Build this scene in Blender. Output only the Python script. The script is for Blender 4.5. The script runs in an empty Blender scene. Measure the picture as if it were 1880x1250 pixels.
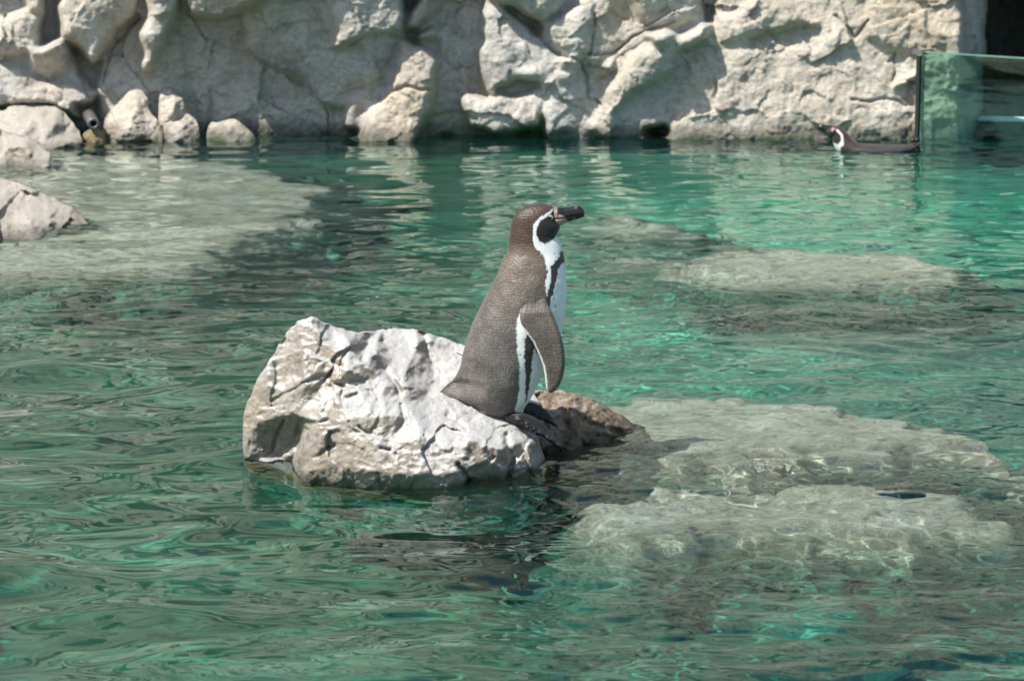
import bpy, math, numpy as np
from mathutils import Vector
from mathutils.geometry import delaunay_2d_cdt

S = bpy.context.scene
COL = S.collection
R = math.radians

# ------------------------------------------------------------------ camera, sky, sun, exposure
FPX, CX, CY = 5000.0, 940.0, 625.0          # focal length and centre in photo pixels (1880 x 1250)
HC, PITCH = 1.65, math.atan(875 / 5000)
cam = bpy.data.cameras.new('camera')
camo = bpy.data.objects.new('camera', cam)
COL.objects.link(camo)
S.camera = camo
cam.sensor_width = 36
cam.lens = FPX / 1880 * 36
cam.clip_end = 400
camo.location = (0, 0, HC)
camo.rotation_euler = (math.pi / 2 - PITCH, 0, 0)
cam.dof.use_dof = True
cam.dof.focus_distance = 7.55
cam.dof.aperture_fstop = 9.0

SUN_EL, SUN_AZ = R(55), R(32)               # azimuth: from the left towards the camera
sun_dir = Vector((-math.cos(SUN_EL) * math.cos(SUN_AZ), -math.cos(SUN_EL) * math.sin(SUN_AZ), math.sin(SUN_EL)))
world = bpy.data.worlds.new('World')
S.world = world
world.use_nodes = True
wn = world.node_tree
sky = wn.nodes.new('ShaderNodeTexSky')
sky.sky_type = 'NISHITA'
sky.sun_disc = False
sky.sun_elevation = SUN_EL
sky.sun_rotation = math.atan2(sun_dir.x, sun_dir.y)
wn.links.new(sky.outputs[0], wn.nodes['Background'].inputs[0])
wn.nodes['Background'].inputs[1].default_value = 0.12
sl = bpy.data.lights.new('sun', 'SUN')
sl.energy = 4.8
sl.angle = R(0.5)
sl.color = (1.0, 0.955, 0.88)
sl.cycles.is_caustics_light = True
slo = bpy.data.objects.new('sun', sl)
COL.objects.link(slo)
slo.rotation_euler = sun_dir.to_track_quat('Z', 'Y').to_euler()
S.view_settings.view_transform = 'Standard'
S.view_settings.look = 'None'
S.view_settings.exposure = 0.5
S.view_settings.gamma = 1
S.cycles.max_bounces = 10
S.cycles.transmission_bounces = 6
S.cycles.caustics_reflective = False
S.cycles.caustics_refractive = True
S.cycles.sample_clamp_indirect = 6

# ------------------------------------------------------------------ helpers
def ray(px, py):
    a = (np.asarray(px, float) - CX) / FPX
    b = -(np.asarray(py, float) - CY) / FPX
    y = math.cos(PITCH) + b * math.sin(PITCH)
    z = -math.sin(PITCH) + b * math.cos(PITCH)
    return a / y, z / y                     # x and z per metre of y

def at(px, py, Y):
    rx, rz = ray(px, py)
    Y = np.asarray(Y, float)
    return np.stack(np.broadcast_arrays(rx * Y, Y, HC + rz * Y), -1)

def on_water(px, py, depth=0.0):
    """ground point seen through pixel; below the surface the ray is refracted"""
    rx, rz = ray(px, py)
    t = HC / -rz
    p = np.stack([rx * t, t * np.ones_like(rx)], -1)
    n = np.sqrt(rx ** 2 + 1 + rz ** 2)
    d = np.stack([rx / n, 1 / n], -1) / 1.333
    dz = np.sqrt(1 - (d ** 2).sum(-1))
    return p + d / dz[..., None] * depth

_rng = np.random.default_rng(11)
_perm = np.concatenate([_rng.permutation(512)] * 3)
_grad = _rng.normal(size=(512, 3))
_grad /= np.linalg.norm(_grad, axis=1)[:, None]

def perlin(x, y, z=0.0):
    x, y, z = np.broadcast_arrays(np.asarray(x, float), np.asarray(y, float), np.asarray(z, float))
    xi, yi, zi = (np.floor(v).astype(int) for v in (x, y, z))
    xf, yf, zf = x - xi, y - yi, z - zi
    u, v, w = (t * t * t * (t * (t * 6 - 15) + 10) for t in (xf, yf, zf))
    out = 0
    for dx in (0, 1):
        for dy in (0, 1):
            for dz in (0, 1):
                h = _perm[(_perm[(_perm[(xi + dx) & 511] + yi + dy) & 511] + zi + dz) & 511]
                g = _grad[h]
                dot = g[..., 0] * (xf - dx) + g[..., 1] * (yf - dy) + g[..., 2] * (zf - dz)
                out = out + dot * (u if dx else 1 - u) * (v if dy else 1 - v) * (w if dz else 1 - w)
    return out * 1.4

def fbm(x, y, z=0.0, o=4, gain=.5, ridge=False):
    s, a = 0, 1.0
    for k in range(o):
        n = perlin(x * 2.03 ** k + 17.3 * k, y * 2.03 ** k + 5.1 * k, z * 2.03 ** k + 9.7 * k)
        s = s + a * ((1 - 2 * np.abs(n)) if ridge else n)
        a *= gain
    return s

def cells(x, y, seed=0, facets=False):
    """cellular noise: F1, F2, cell random"""
    xi, yi = np.floor(x).astype(int), np.floor(y).astype(int)
    f1 = np.full(x.shape, 9.0); f2 = f1.copy(); cid = np.zeros(x.shape); fac = np.zeros(x.shape)
    rr = np.random.default_rng(seed).random((64, 64, 5))
    for dx in (-1, 0, 1):
        for dy in (-1, 0, 1):
            q = rr[(xi + dx) & 63, (yi + dy) & 63]
            d = np.hypot(xi + dx + q[..., 0] - x, yi + dy + q[..., 1] - y)
            near = d < f1
            f2 = np.where(near, f1, np.minimum(f2, d))
            cid = np.where(near, q[..., 2], cid)
            fac = np.where(near, (xi + dx + q[..., 0] - x) * (q[..., 3] - .5) + (yi + dy + q[..., 1] - y) * (q[..., 4] - .5), fac)
            f1 = np.where(near, d, f1)
    return (f1, f2, cid, fac) if facets else (f1, f2, cid)

def poly_dist(x, y, poly):
    """signed distance (positive inside) and nearest point on the outline"""
    P = np.asarray(poly, float)
    best = np.full(x.shape, 1e9); bx = x.copy(); by = y.copy()
    ins = np.zeros(x.shape, bool)
    for (x0, y0), (x1, y1) in zip(P, np.roll(P, -1, 0)):
        ex, ey = x1 - x0, y1 - y0
        t = np.clip(((x - x0) * ex + (y - y0) * ey) / (ex * ex + ey * ey + 1e-12), 0, 1)
        qx, qy = x0 + t * ex, y0 + t * ey
        d = np.hypot(x - qx, y - qy)
        m = d < best
        best = np.where(m, d, best); bx = np.where(m, qx, bx); by = np.where(m, qy, by)
        if y0 != y1:
            ins ^= ((y0 > y) != (y1 > y)) & (x < ex * (y - y0) / ey + x0)
    return np.where(ins, best, -best), bx, by

def smooth_closed(poly, n=3, rough=0.0, seed=0):
    P = np.asarray(poly, float)
    for _ in range(n):
        Q = np.roll(P, -1, 0)
        P = np.stack([.8 * P + .2 * Q, .2 * P + .8 * Q], 1).reshape(-1, 2)
        keep = np.hypot(*(P - np.roll(P, 1, 0)).T) > .4
        P = P[keep]
    if rough:
        P = P + rough * np.stack([fbm(P[:, 0] / 14, P[:, 1] / 14, seed + .3, 3), fbm(P[:, 0] / 14, P[:, 1] / 14, seed + 7.7, 3)], 1)
    return P

def blur(A, s):
    k = int(3 * s) + 1
    w = np.exp(-.5 * (np.arange(-k, k + 1) / s) ** 2); w /= w.sum()
    for ax in (0, 1):
        B = np.pad(A, [(k, k) if a == ax else (0, 0) for a in (0, 1)], 'edge')
        A = sum(w[i] * np.take(B, range(i, i + A.shape[ax]), ax) for i in range(2 * k + 1))
    return A

def mesh(name, V, F, mat, parent=None, smooth=True):
    V = np.ascontiguousarray(V, np.float32); F = np.ascontiguousarray(F, np.int32)
    me = bpy.data.meshes.new(name)
    me.vertices.add(len(V)); me.vertices.foreach_set('co', V.ravel())
    n = F.shape[1]
    me.loops.add(F.size); me.polygons.add(len(F))
    me.loops.foreach_set('vertex_index', F.ravel())
    me.polygons.foreach_set('loop_start', np.arange(len(F), dtype=np.int32) * n)
    me.polygons.foreach_set('use_smooth', np.full(len(F), smooth))
    me.update(); me.validate()
    o = bpy.data.objects.new(name, me)
    COL.objects.link(o)
    me.materials.append(mat)
    if parent is not None:
        o.parent = parent
        o.matrix_parent_inverse = parent.matrix_world.inverted()
    return o

def compact(V, F):
    u, inv = np.unique(F, return_inverse=True)
    return V[u], inv.reshape(F.shape), u

def quads(ny, nx, wrap=False):
    i = np.arange(nx * ny).reshape(ny, nx)
    if wrap:
        i = np.concatenate([i, i[:, :1]], 1)
    return np.stack([i[:-1, :-1], i[:-1, 1:], i[1:, 1:], i[1:, :-1]], -1).reshape(-1, 4)

def empty(name, loc):
    o = bpy.data.objects.new(name, None)
    o.empty_display_size = .05
    o.location = [float(v) for v in loc]
    COL.objects.link(o)
    bpy.context.view_layer.update()
    return o

def tag(o, label, cat=None, group=None, kind=None):
    o['label'] = label
    if cat: o['category'] = cat
    if group: o['group'] = group
    if kind: o['kind'] = kind
    return o

def receiver(o):
    o.cycles.is_caustics_receiver = True
    return o

def set_colour(o, cols):
    a = o.data.color_attributes.new('tone', 'FLOAT_COLOR', 'POINT')
    a.data.foreach_set('color', np.concatenate([cols, np.ones((len(cols), 1))], 1).astype(np.float32).ravel())

# ------------------------------------------------------------------ materials
class Nodes:
    def __init__(s, name):
        s.m = bpy.data.materials.new(name); s.m.use_nodes = True
        s.t = s.m.node_tree; s.b = s.t.nodes['Principled BSDF']; s.o = s.t.nodes['Material Output']
        s.co = s.n('ShaderNodeTexCoord').outputs['Object']
        s.geo = s.n('ShaderNodeNewGeometry')
    def n(s, kind, **kw):
        x = s.t.nodes.new(kind)
        for k, v in kw.items(): setattr(x, k, v)
        return x
    def put(s, sock, v):
        if hasattr(v, 'is_linked') or hasattr(v, 'node'): s.t.links.new(v, sock)
        elif isinstance(v, (tuple, list)): sock.default_value = (*v, 1) if len(v) == 3 and sock.type == 'RGBA' else v
        else: sock.default_value = v
    def noise(s, scale, detail=5, rough=.6, vec=None, dist=0.0, stretch=None):
        x = s.n('ShaderNodeTexNoise'); v = vec or s.co
        if stretch:
            mp = s.n('ShaderNodeMapping'); s.put(mp.inputs[0], v); mp.inputs['Scale'].default_value = stretch; v = mp.outputs[0]
        s.put(x.inputs['Vector'], v); x.inputs['Scale'].default_value = scale; x.inputs['Detail'].default_value = detail
        x.inputs['Roughness'].default_value = rough; x.inputs['Distortion'].default_value = dist
        return x.outputs[0]
    def ramp(s, v, a, b, lo=0.0, hi=1.0):
        x = s.n('ShaderNodeMapRange', interpolation_type='SMOOTHSTEP'); s.put(x.inputs[0], v)
        for i, q in zip((1, 2, 3, 4), (a, b, lo, hi)): x.inputs[i].default_value = q
        return x.outputs[0]
    def math(s, op, a, b=0.0):
        x = s.n('ShaderNodeMath', operation=op); s.put(x.inputs[0], a); s.put(x.inputs[1], b); return x.outputs[0]
    def mix(s, f, a, b, mode='MIX'):
        x = s.n('ShaderNodeMix', data_type='RGBA', blend_type=mode); s.put(x.inputs[0], f); s.put(x.inputs[6], a); s.put(x.inputs[7], b); return x.outputs[2]
    def bump(s, h, strength, dist, prev=None):
        x = s.n('ShaderNodeBump'); s.put(x.inputs['Height'], h); x.inputs['Strength'].default_value = strength
        x.inputs['Distance'].default_value = dist
        if prev: s.t.links.new(prev, x.inputs['Normal'])
        return x.outputs[0]
    def z(s):
        x = s.n('ShaderNodeSeparateXYZ'); s.put(x.inputs[0], s.geo.outputs['Position']); return x.outputs[2]
    def nz(s):
        x = s.n('ShaderNodeSeparateXYZ'); s.put(x.inputs[0], s.geo.outputs['Normal']); return x.outputs[2]

def rock_material(name, light, mid, dark, top=None, wet=(.02, .09), algae=(.045, .075, .025), scale=1.0, bump=.012, wetdark=.45, toplim=(.3, .75), topnoise=.6, fadelim=(-.5, -.16)):
    k = Nodes(name)
    c = k.mix(k.ramp(k.noise(3 * scale, 6), .4, .62), mid, light)
    c = k.mix(k.ramp(k.noise(9 * scale, 7, .65), .48, .70), c, dark)
    c = k.mix(k.ramp(k.noise(1.7 * scale, 5, .6), .5, .66, 0, .45), c, tuple(v * f_ for v, f_ in zip(mid, (1.12, .98, .80))))
    c = k.mix(k.ramp(k.noise(40 * scale, 5, .7), .45, .75, 0, .5), c, dark)
    c = k.mix(k.ramp(k.noise(24 * scale, 8, .7, dist=.8), .56, .7, 0, .55), c, light)
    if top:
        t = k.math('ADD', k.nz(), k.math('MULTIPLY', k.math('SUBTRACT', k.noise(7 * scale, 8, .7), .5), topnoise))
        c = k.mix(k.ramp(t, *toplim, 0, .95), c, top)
    sp = k.n('ShaderNodeTexVoronoi'); k.put(sp.inputs['Vector'], k.co); sp.inputs['Scale'].default_value = 55 * scale
    c = k.mix(k.ramp(k.math('ADD', sp.outputs['Distance'], k.noise(11 * scale, 3)), .38, .52, .7, 0), c, dark)
    zz = k.math('ADD', k.z(), k.math('MULTIPLY', k.math('SUBTRACT', k.noise(6 * scale, 5, .65), .5), wet[1] * 1.3))
    w = k.ramp(zz, wet[0], wet[1], 1, 0)
    wetc = k.mix(k.math('MULTIPLY', k.ramp(k.noise(8 * scale, 4), .4, .6), k.ramp(zz, wet[0] - .04, wet[0] + .02, 1, 0)), k.mix(1, c, (wetdark,) * 3, 'MULTIPLY'), algae)
    c = k.mix(w, c, wetc)
    water_fade = k.math('ADD', k.z(), k.math('MULTIPLY', k.math('SUBTRACT', k.noise(5 * scale, 5, .65), .5), .14))
    c = k.mix(k.ramp(water_fade, *fadelim, 1, 0), c, k.mix(k.noise(4, 5), (.02, .20, .135), (.04, .29, .205)))  # green painted in with depth, standing in for the water's own fade
    k.put(k.b.inputs['Base Color'], c)
    k.put(k.b.inputs['Roughness'], k.ramp(w, 0, 1, .92, .5))
    h = k.math('ADD', k.noise(14 * scale, 10, .68), k.math('MULTIPLY', k.noise(60 * scale, 8, .75), .9))
    h = k.math('ADD', h, k.math('MULTIPLY', k.ramp(k.noise(5 * scale, 8, .7, dist=1.5, stretch=(1, 1, 2.2)), .47, .5, 0, 1), .22))
    k.put(k.b.inputs['Normal'], k.bump(h, .9, bump))
    return k.m

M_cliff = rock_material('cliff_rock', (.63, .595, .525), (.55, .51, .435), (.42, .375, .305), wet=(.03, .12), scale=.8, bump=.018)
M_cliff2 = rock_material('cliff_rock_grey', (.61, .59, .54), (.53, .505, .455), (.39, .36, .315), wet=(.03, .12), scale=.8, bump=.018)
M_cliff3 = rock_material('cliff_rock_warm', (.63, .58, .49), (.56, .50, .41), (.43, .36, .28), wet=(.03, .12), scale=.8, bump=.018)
M_rock = rock_material('island_rock', (.43, .39, .335), (.315, .275, .225), (.20, .17, .135), top=(.55, .535, .505), wet=(.0, .035), algae=(.16, .13, .02), scale=2.2, bump=.006, wetdark=.5, toplim=(.56, .84), fadelim=(-.2, -.02))
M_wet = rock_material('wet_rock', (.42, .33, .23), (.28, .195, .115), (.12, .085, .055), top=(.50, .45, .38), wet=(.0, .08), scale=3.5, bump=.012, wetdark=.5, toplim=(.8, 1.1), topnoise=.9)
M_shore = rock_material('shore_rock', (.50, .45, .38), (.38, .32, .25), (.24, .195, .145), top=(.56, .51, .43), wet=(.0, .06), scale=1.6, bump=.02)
M_ledge = rock_material('submerged_rock', (.84, .80, .71), (.68, .63, .53), (.38, .33, .22), wet=(-9, -8), scale=1.6, bump=.02, fadelim=(-.46, -.13))

k = Nodes('pool_floor')
sx = k.n('ShaderNodeSeparateXYZ'); k.put(sx.inputs[0], k.co)
wob = lambda f, a: k.math('MULTIPLY', k.math('SUBTRACT', k.noise(f, 4, .6), .5), a)
side = k.ramp(k.math('ADD', sx.outputs[0], wob(.8, 1.6)), -.35, .75)                      # darker towards the left
near = k.ramp(k.math('ADD', sx.outputs[1], wob(1.1, 1.2)), 5.5, 6.6, 1, 0)               # paler floor at the near end
foot = k.ramp(k.math('ADD', sx.outputs[1], wob(.9, 2.0)), 13.8, 16.2)                    # and darker along the wall's foot
pale = k.math('MULTIPLY', k.math('MAXIMUM', side, k.math('MULTIPLY', near, .7)), k.math('SUBTRACT', 1.0, k.math('MULTIPLY', foot, .75)))
c = k.mix(pale, (.005, .082, .045), (.045, .295, .195))
c = k.mix(k.ramp(k.noise(1.4, 5, .6, dist=.5), .5, .8, 0, .35), c, (.10, .42, .31))
c = k.mix(k.ramp(k.noise(2.6, 6, .65), .56, .8, 0, .35), c, (.03, .16, .06))
c = k.mix(k.ramp(k.noise(9, 5, .7), .56, .78, 0, .2), c, (.22, .40, .2))
k.put(k.b.inputs['Base Color'], c); k.b.inputs['Roughness'].default_value = .95
M_floor = k.m

k = Nodes('pool_water')
g = k.n('ShaderNodeBsdfGlass'); g.inputs['IOR'].default_value = 1.333; g.inputs['Roughness'].default_value = 0
g.inputs['Color'].default_value = (.89, .995, .96, 1)
k.t.nodes.remove(k.b); k.t.links.new(g.outputs[0], k.o.inputs[0])
M_water = k.m

def pane_material(name, tint, ior=1.5):
    k = Nodes(name)
    f = k.n('ShaderNodeFresnel'); f.inputs[0].default_value = ior
    gl = k.n('ShaderNodeBsdfGlossy'); gl.inputs['Roughness'].default_value = .02
    tr = k.n('ShaderNodeBsdfTransparent'); tr.inputs[0].default_value = (*tint, 1)
    mx = k.n('ShaderNodeMixShader')
    k.put(mx.inputs[0], f.outputs[0]); k.put(mx.inputs[1], tr.outputs[0]); k.put(mx.inputs[2], gl.outputs[0])
    k.t.links.new(mx.outputs[0], k.o.inputs[0]); k.t.nodes.remove(k.b)
    return k.m
M_glass = pane_material('green_glass', (.64, .87, .80))

def simple(name, col, rough=.8, metal=0.0, var=.25, scale=30):
    k = Nodes(name)
    k.put(k.b.inputs['Base Color'], k.mix(k.ramp(k.noise(scale, 5), .35, .7, 0, 1), col, tuple(v * (1 - var) for v in col)))
    k.b.inputs['Roughness'].default_value = rough; k.b.inputs['Metallic'].default_value = metal
    return k.m

def plumage_material(name, scale=150, strength=.34, rough=.52):
    k = Nodes(name)
    a = k.n('ShaderNodeVertexColor'); a.layer_name = 'tone'
    v = k.n('ShaderNodeTexVoronoi'); mp = k.n('ShaderNodeMapping'); mp.inputs['Scale'].default_value = (1.25, 1, .8)
    ds = k.n('ShaderNodeMix', data_type='VECTOR'); 
    nv = k.n('ShaderNodeTexNoise'); k.put(nv.inputs['Vector'], k.co); nv.inputs['Scale'].default_value = 30; nv.inputs['Detail'].default_value = 4
    ad = k.n('ShaderNodeVectorMath', operation='MULTIPLY_ADD'); k.put(ad.inputs[0], nv.outputs['Color']); ad.inputs[1].default_value = (.022, .022, .022); k.put(ad.inputs[2], k.co)
    k.t.nodes.remove(ds)
    k.put(mp.inputs[0], ad.outputs[0]); k.put(v.inputs['Vector'], mp.outputs[0]); v.inputs['Scale'].default_value = scale
    sp = k.n('ShaderNodeSeparateXYZ'); k.put(sp.inputs[0], ad.outputs[0])
    xx = k.math('ADD', sp.outputs[0], k.math('MULTIPLY', sp.outputs[1], .7)); zz = k.math('MULTIPLY', sp.outputs[2], .8)
    kf = 2 * math.pi / .0125 * scale / 150
    dia = k.math('MULTIPLY', k.math('SINE', k.math('MULTIPLY', k.math('ADD', xx, zz), kf)), k.math('SINE', k.math('MULTIPLY', k.math('SUBTRACT', xx, zz), kf)))
    f = k.math('MULTIPLY', k.ramp(v.outputs['Distance'], .1, .75, 1.14, .84), k.ramp(dia, -.9, .9, .86, 1.14))
    big = k.ramp(k.noise(22, 4, .6), .35, .68, .8, 1.22)
    fine = k.ramp(k.noise(200, 3, .7), .3, .7, .88, 1.12)
    mult = k.math('MULTIPLY', k.math('MULTIPLY', f, big), fine)
    lum = k.n('ShaderNodeRGBToBW'); k.put(lum.inputs[0], a.outputs[0])
    keep = k.ramp(lum.outputs[0], .2, .5, 1, 0)
    mm = k.n('ShaderNodeMix', data_type='FLOAT'); k.put(mm.inputs[0], keep); mm.inputs[2].default_value = 1.0; k.put(mm.inputs[3], mult)
    sc = k.n('ShaderNodeVectorMath', operation='SCALE'); k.put(sc.inputs[0], a.outputs[0]); k.put(sc.inputs['Scale'], mm.outputs[0])
    k.put(k.b.inputs['Base Color'], sc.outputs[0])
    k.b.inputs['Roughness'].default_value = rough
    k.b.inputs['Specular IOR Level'].default_value = .5
    k.b.inputs['Sheen Weight'].default_value = .12
    h = k.math('ADD', k.math('SUBTRACT', k.math('MULTIPLY', k.noise(90, 4, .7), .5), k.math('MULTIPLY', v.outputs['Distance'], .6)), k.math('MULTIPLY', dia, .2))
    bn = k.n('ShaderNodeBump'); k.put(bn.inputs['Height'], h); bn.inputs['Distance'].default_value = .004
    k.put(bn.inputs['Strength'], k.ramp(keep, 0, 1, .08, strength)); k.put(k.b.inputs['Normal'], bn.outputs[0])
    return k.m
M_plume = plumage_material('penguin_plumage')
M_plume_far = plumage_material('swimmer_plumage', 120, .3)
k = Nodes('penguin_beak')
a = k.n('ShaderNodeVertexColor'); a.layer_name = 'tone'
k.put(k.b.inputs['Base Color'], a.outputs[0]); k.b.inputs['Roughness'].default_value = .28
k.put(k.b.inputs['Normal'], k.bump(k.noise(160, 4), .35, .002))
M_beak = k.m
M_foot = simple('foot_skin', (.022, .021, .02), .5, 0, .5, 70)
M_eye = simple('eye_dark', (.012, .008, .006), .08)
M_ring = simple('eye_ring', (.44, .40, .37), .6)
M_steel = simple('pipe_steel', (.25, .24, .23), .45, .6)
M_hole = simple('pipe_hole', (.01, .01, .01), .9)
M_seal = simple('seal_rubber', (.012, .02, .016), .7)
M_glint = simple('glint_white', (.82, .85, .84), .4, 0, .08)
M_glassedge = simple('glass_edge', (.16, .30, .24), .25, 0, .2)
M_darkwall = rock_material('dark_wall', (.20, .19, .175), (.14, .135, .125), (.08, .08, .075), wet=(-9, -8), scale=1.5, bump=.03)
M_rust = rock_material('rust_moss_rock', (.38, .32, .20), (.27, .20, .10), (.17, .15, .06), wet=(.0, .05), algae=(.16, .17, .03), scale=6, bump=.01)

# ------------------------------------------------------------------ pool floor and water
def axis(*segs):
    out = []
    for a, b, n in segs: out.append(np.linspace(a, b, n, endpoint=False))
    return np.concatenate(out + [[segs[-1][1]]])

fx, fy = axis((-9, -4, 20), (-4, 4, 200), (4, 9, 20)), axis((1, 4, 12), (4, 18, 320))
X, Y = np.meshgrid(fx, fy)
Z = -.95 + .13 * fbm(X * .7, Y * .7, 1.5, 4) + .03 * fbm(X * 3, Y * 3, 4.5, 3)
floor = receiver(mesh('pool_floor', np.stack([X, Y, Z], -1).reshape(-1, 3), quads(len(fy), len(fx)), M_floor))
tag(floor, 'green and turquoise floor of the pool under the water', kind='structure')

def wave_height(X, Y, spacing):
    rng = np.random.default_rng(5)
    H = np.zeros_like(X)
    # a calm left side, a choppier right side, as the pool shows
    chop = 1 / (1 + np.exp(-(X / np.maximum(Y, 1) + .03 + .04 * fbm(X * .8, Y * .5, 3.9, 2)) / .03))
    wx = X + .06 * fbm(X * 1.1, Y * 1.1, 2.2, 2); wy = Y + .07 * fbm(X * .9, Y * .9, 8.2, 2)
    for i in range(84):
        lam = math.exp(rng.uniform(math.log(.045), math.log(.9)))
        a = math.pi / 2 + rng.normal(0, .55)
        kk = 2 * math.pi / lam
        ph = rng.uniform(0, 2 * math.pi)
        fade = np.clip((lam / spacing - 3.0) / 3.0, 0, 1)
        side = (.06 + .94 * chop) if lam < .14 else ((.42 + .58 * chop) if lam < .3 else 1.3 - .3 * chop)
        patch = np.clip(.75 + 1.0 * np.sin(.9 * X + 1.7 * i) * np.sin(.8 * Y + 2.3 * i), .1, 2)
        q = np.sin(kk * (wx * math.cos(a) + wy * math.sin(a)) + ph)
        H += (.0041 if lam < .5 else .0027) * lam ** 1.28 * fade * side * patch * (q + .25 * q * q)
    shoal = np.zeros_like(X)
    for cx_, cy_, rx_, ry_ in ((.75, 7.15, .75, .75), (-1.75, 12.2, 1.3, 2.2), (1.0, 10.7, .9, .8), (.3, 7.3, .45, .5)):
        shoal = np.maximum(shoal, np.exp(-(((X - cx_) / rx_) ** 2 + ((Y - cy_) / ry_) ** 2) ** 1.5))
    for i in range(36):
        lam = math.exp(rng.uniform(math.log(.035), math.log(.11)))
        a = math.pi / 2 + rng.normal(0, 1.0); kk = 2 * math.pi / lam
        fade = np.clip((lam / spacing - 3.0) / 3.0, 0, 1)
        H += .0036 * lam * fade * shoal * np.sin(kk * (wx * math.cos(a) + wy * math.sin(a)) + rng.uniform(0, 7)) * np.clip(.6 + 1.2 * np.sin(2.1 * X + i) * np.sin(1.9 * Y + 1.3 * i), 0, 2)
    for px_, py_ in ((1536, 276), (1600, 277), (1676, 274)):           # rings spreading from the swimming bird
        c0 = on_water(np.array(float(px_)), np.array(float(py_)))
        rr_ = np.hypot(X - c0[0], Y - c0[1])
        H += .010 * np.exp(-rr_ / .45) * np.sin(2 * math.pi * rr_ / .21 + px_) * np.clip(rr_ / .08, 0, 1)
    return H * np.interp(Y, [0, 9, 12, 15, 17.5], [1, 1, .8, .45, .3])

ty = axis((0, 1, 1050))
wy_ = 1 / (1 / 5.0 + (1 / 17.6 - 1 / 5.0) * ty)
wy_ = np.concatenate([np.linspace(1.0, 5.0, 40, endpoint=False), wy_])
ts = axis((-4, -1.25, 24), (-1.25, 1.25, 720), (1.25, 4, 24))
Y = np.repeat(wy_[:, None], len(ts), 1)
X = ts[None, :] * (.19 * Y + .12)
sp = np.maximum(np.gradient(wy_)[:, None] * np.ones_like(X) * .8, np.gradient(X, axis=1))
Hw = wave_height(X, Y, sp)
water = mesh('water', np.stack([X, Y, Hw], -1).reshape(-1, 3), quads(*X.shape), M_water)
water.cycles.is_caustics_caster = True
tag(water, 'clear rippled green water filling the pool', kind='structure')

# ------------------------------------------------------------------ submerged ledges
def ledge(name, poly, depth, label, slope=.42, amp=.045, seed=0, res=.016, mat=None, tilt=(0, 0)):
    P = on_water(*np.asarray(poly, float).T, depth)
    x0, y0 = P.min(0) - .45; x1, y1 = P.max(0) + .45
    rx = res * max(1, P[:, 1].mean() / 9)
    gx, gy = np.arange(x0, x1, rx), np.arange(y0, y1, rx * 1.5)
    X, Y = np.meshgrid(gx, gy)
    wxx = X + .15 * fbm(X * 2.6, Y * 2.6, seed + .5, 5, .6); wyy = Y + .19 * fbm(X * 2.6, Y * 2.6, seed + 5.5, 5, .6)
    d = poly_dist(wxx, wyy, P)[0]
    t = np.clip((d + slope * .62) / slope, 0, 1); t = t * t * (3 - 2 * t)
    f1, f2, cid = cells(X * 2.6 + seed, Y * 2.6, seed)
    top = -depth + amp * fbm(X * 4, Y * 4, seed + 2.2, 5) + amp * .7 * (cid - .5) - amp * .9 * np.exp(-(f2 - f1) / .07) - .10 * np.clip(fbm(X * 1.7, Y * 2.2, seed + 8.2, 4) - .15, 0, 1)
    top = np.minimum(top, -.022) + tilt[0] * (X - P[:, 0].mean()) + tilt[1] * (Y - P[:, 1].mean())
    Z = -1.05 * (1 - t) + top * t
    Fq = quads(*X.shape)
    keep = (t.reshape(-1)[Fq] > 0).any(1)
    V, Fq, _ = compact(np.stack([X, Y, Z], -1).reshape(-1, 3), Fq[keep])
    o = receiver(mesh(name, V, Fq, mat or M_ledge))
    return tag(o, label, 'rock')

ledge('submerged_rock', [(-160, 292), (200, 280), (480, 302), (640, 340), (610, 395), (500, 440), (400, 495), (100, 515), (-160, 500)], .06,
      'broad pale rock shelf just under the water along the low left shore rocks', seed=1)
ledge('submerged_rock', [(1120, 452), (1250, 468), (1330, 452), (1450, 455), (1650, 462), (1810, 490), (1700, 515), (1500, 522), (1350, 515), (1230, 490)], .06,
      'long pale rock bar under the water between island and glass panel', seed=2)
ledge('submerged_rock', [(1050, 395), (1150, 388), (1260, 405), (1330, 430), (1200, 440), (1080, 425)], .24,
      'faint sunken rock under the water behind the standing penguin', seed=3)
ledge('submerged_rock', [(1050, 745), (1160, 726), (1280, 712), (1420, 732), (1600, 738), (1760, 780), (1920, 850), (1920, 885), (1780, 850), (1620, 824), (1430, 856), (1250, 846), (1050, 852)], .045,
      'pale rock slab just under water reaching out from the wet brown rock', seed=4)
ledge('submerged_rock', [(1040, 900), (1200, 876), (1330, 880), (1470, 852), (1600, 876), (1900, 934), (1880, 970), (1600, 986), (1480, 998), (1300, 988), (1120, 978), (1050, 945)], .06,
      'long mottled rock slab under water in front of the wet brown rock', seed=5)
ledge('submerged_rock', [(1010, 1030), (1130, 1000), (1240, 1020), (1250, 1050), (1090, 1065)], .34,
      'small sunken stone under water in front of the white island', seed=6, slope=.36)
ledge('submerged_rock', [(1270, 1095), (1400, 1058), (1580, 1100), (1570, 1140), (1400, 1165), (1270, 1140)], .46,
      'greenish sunken stone under water in front of the mottled slab', seed=7, slope=.36)

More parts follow.
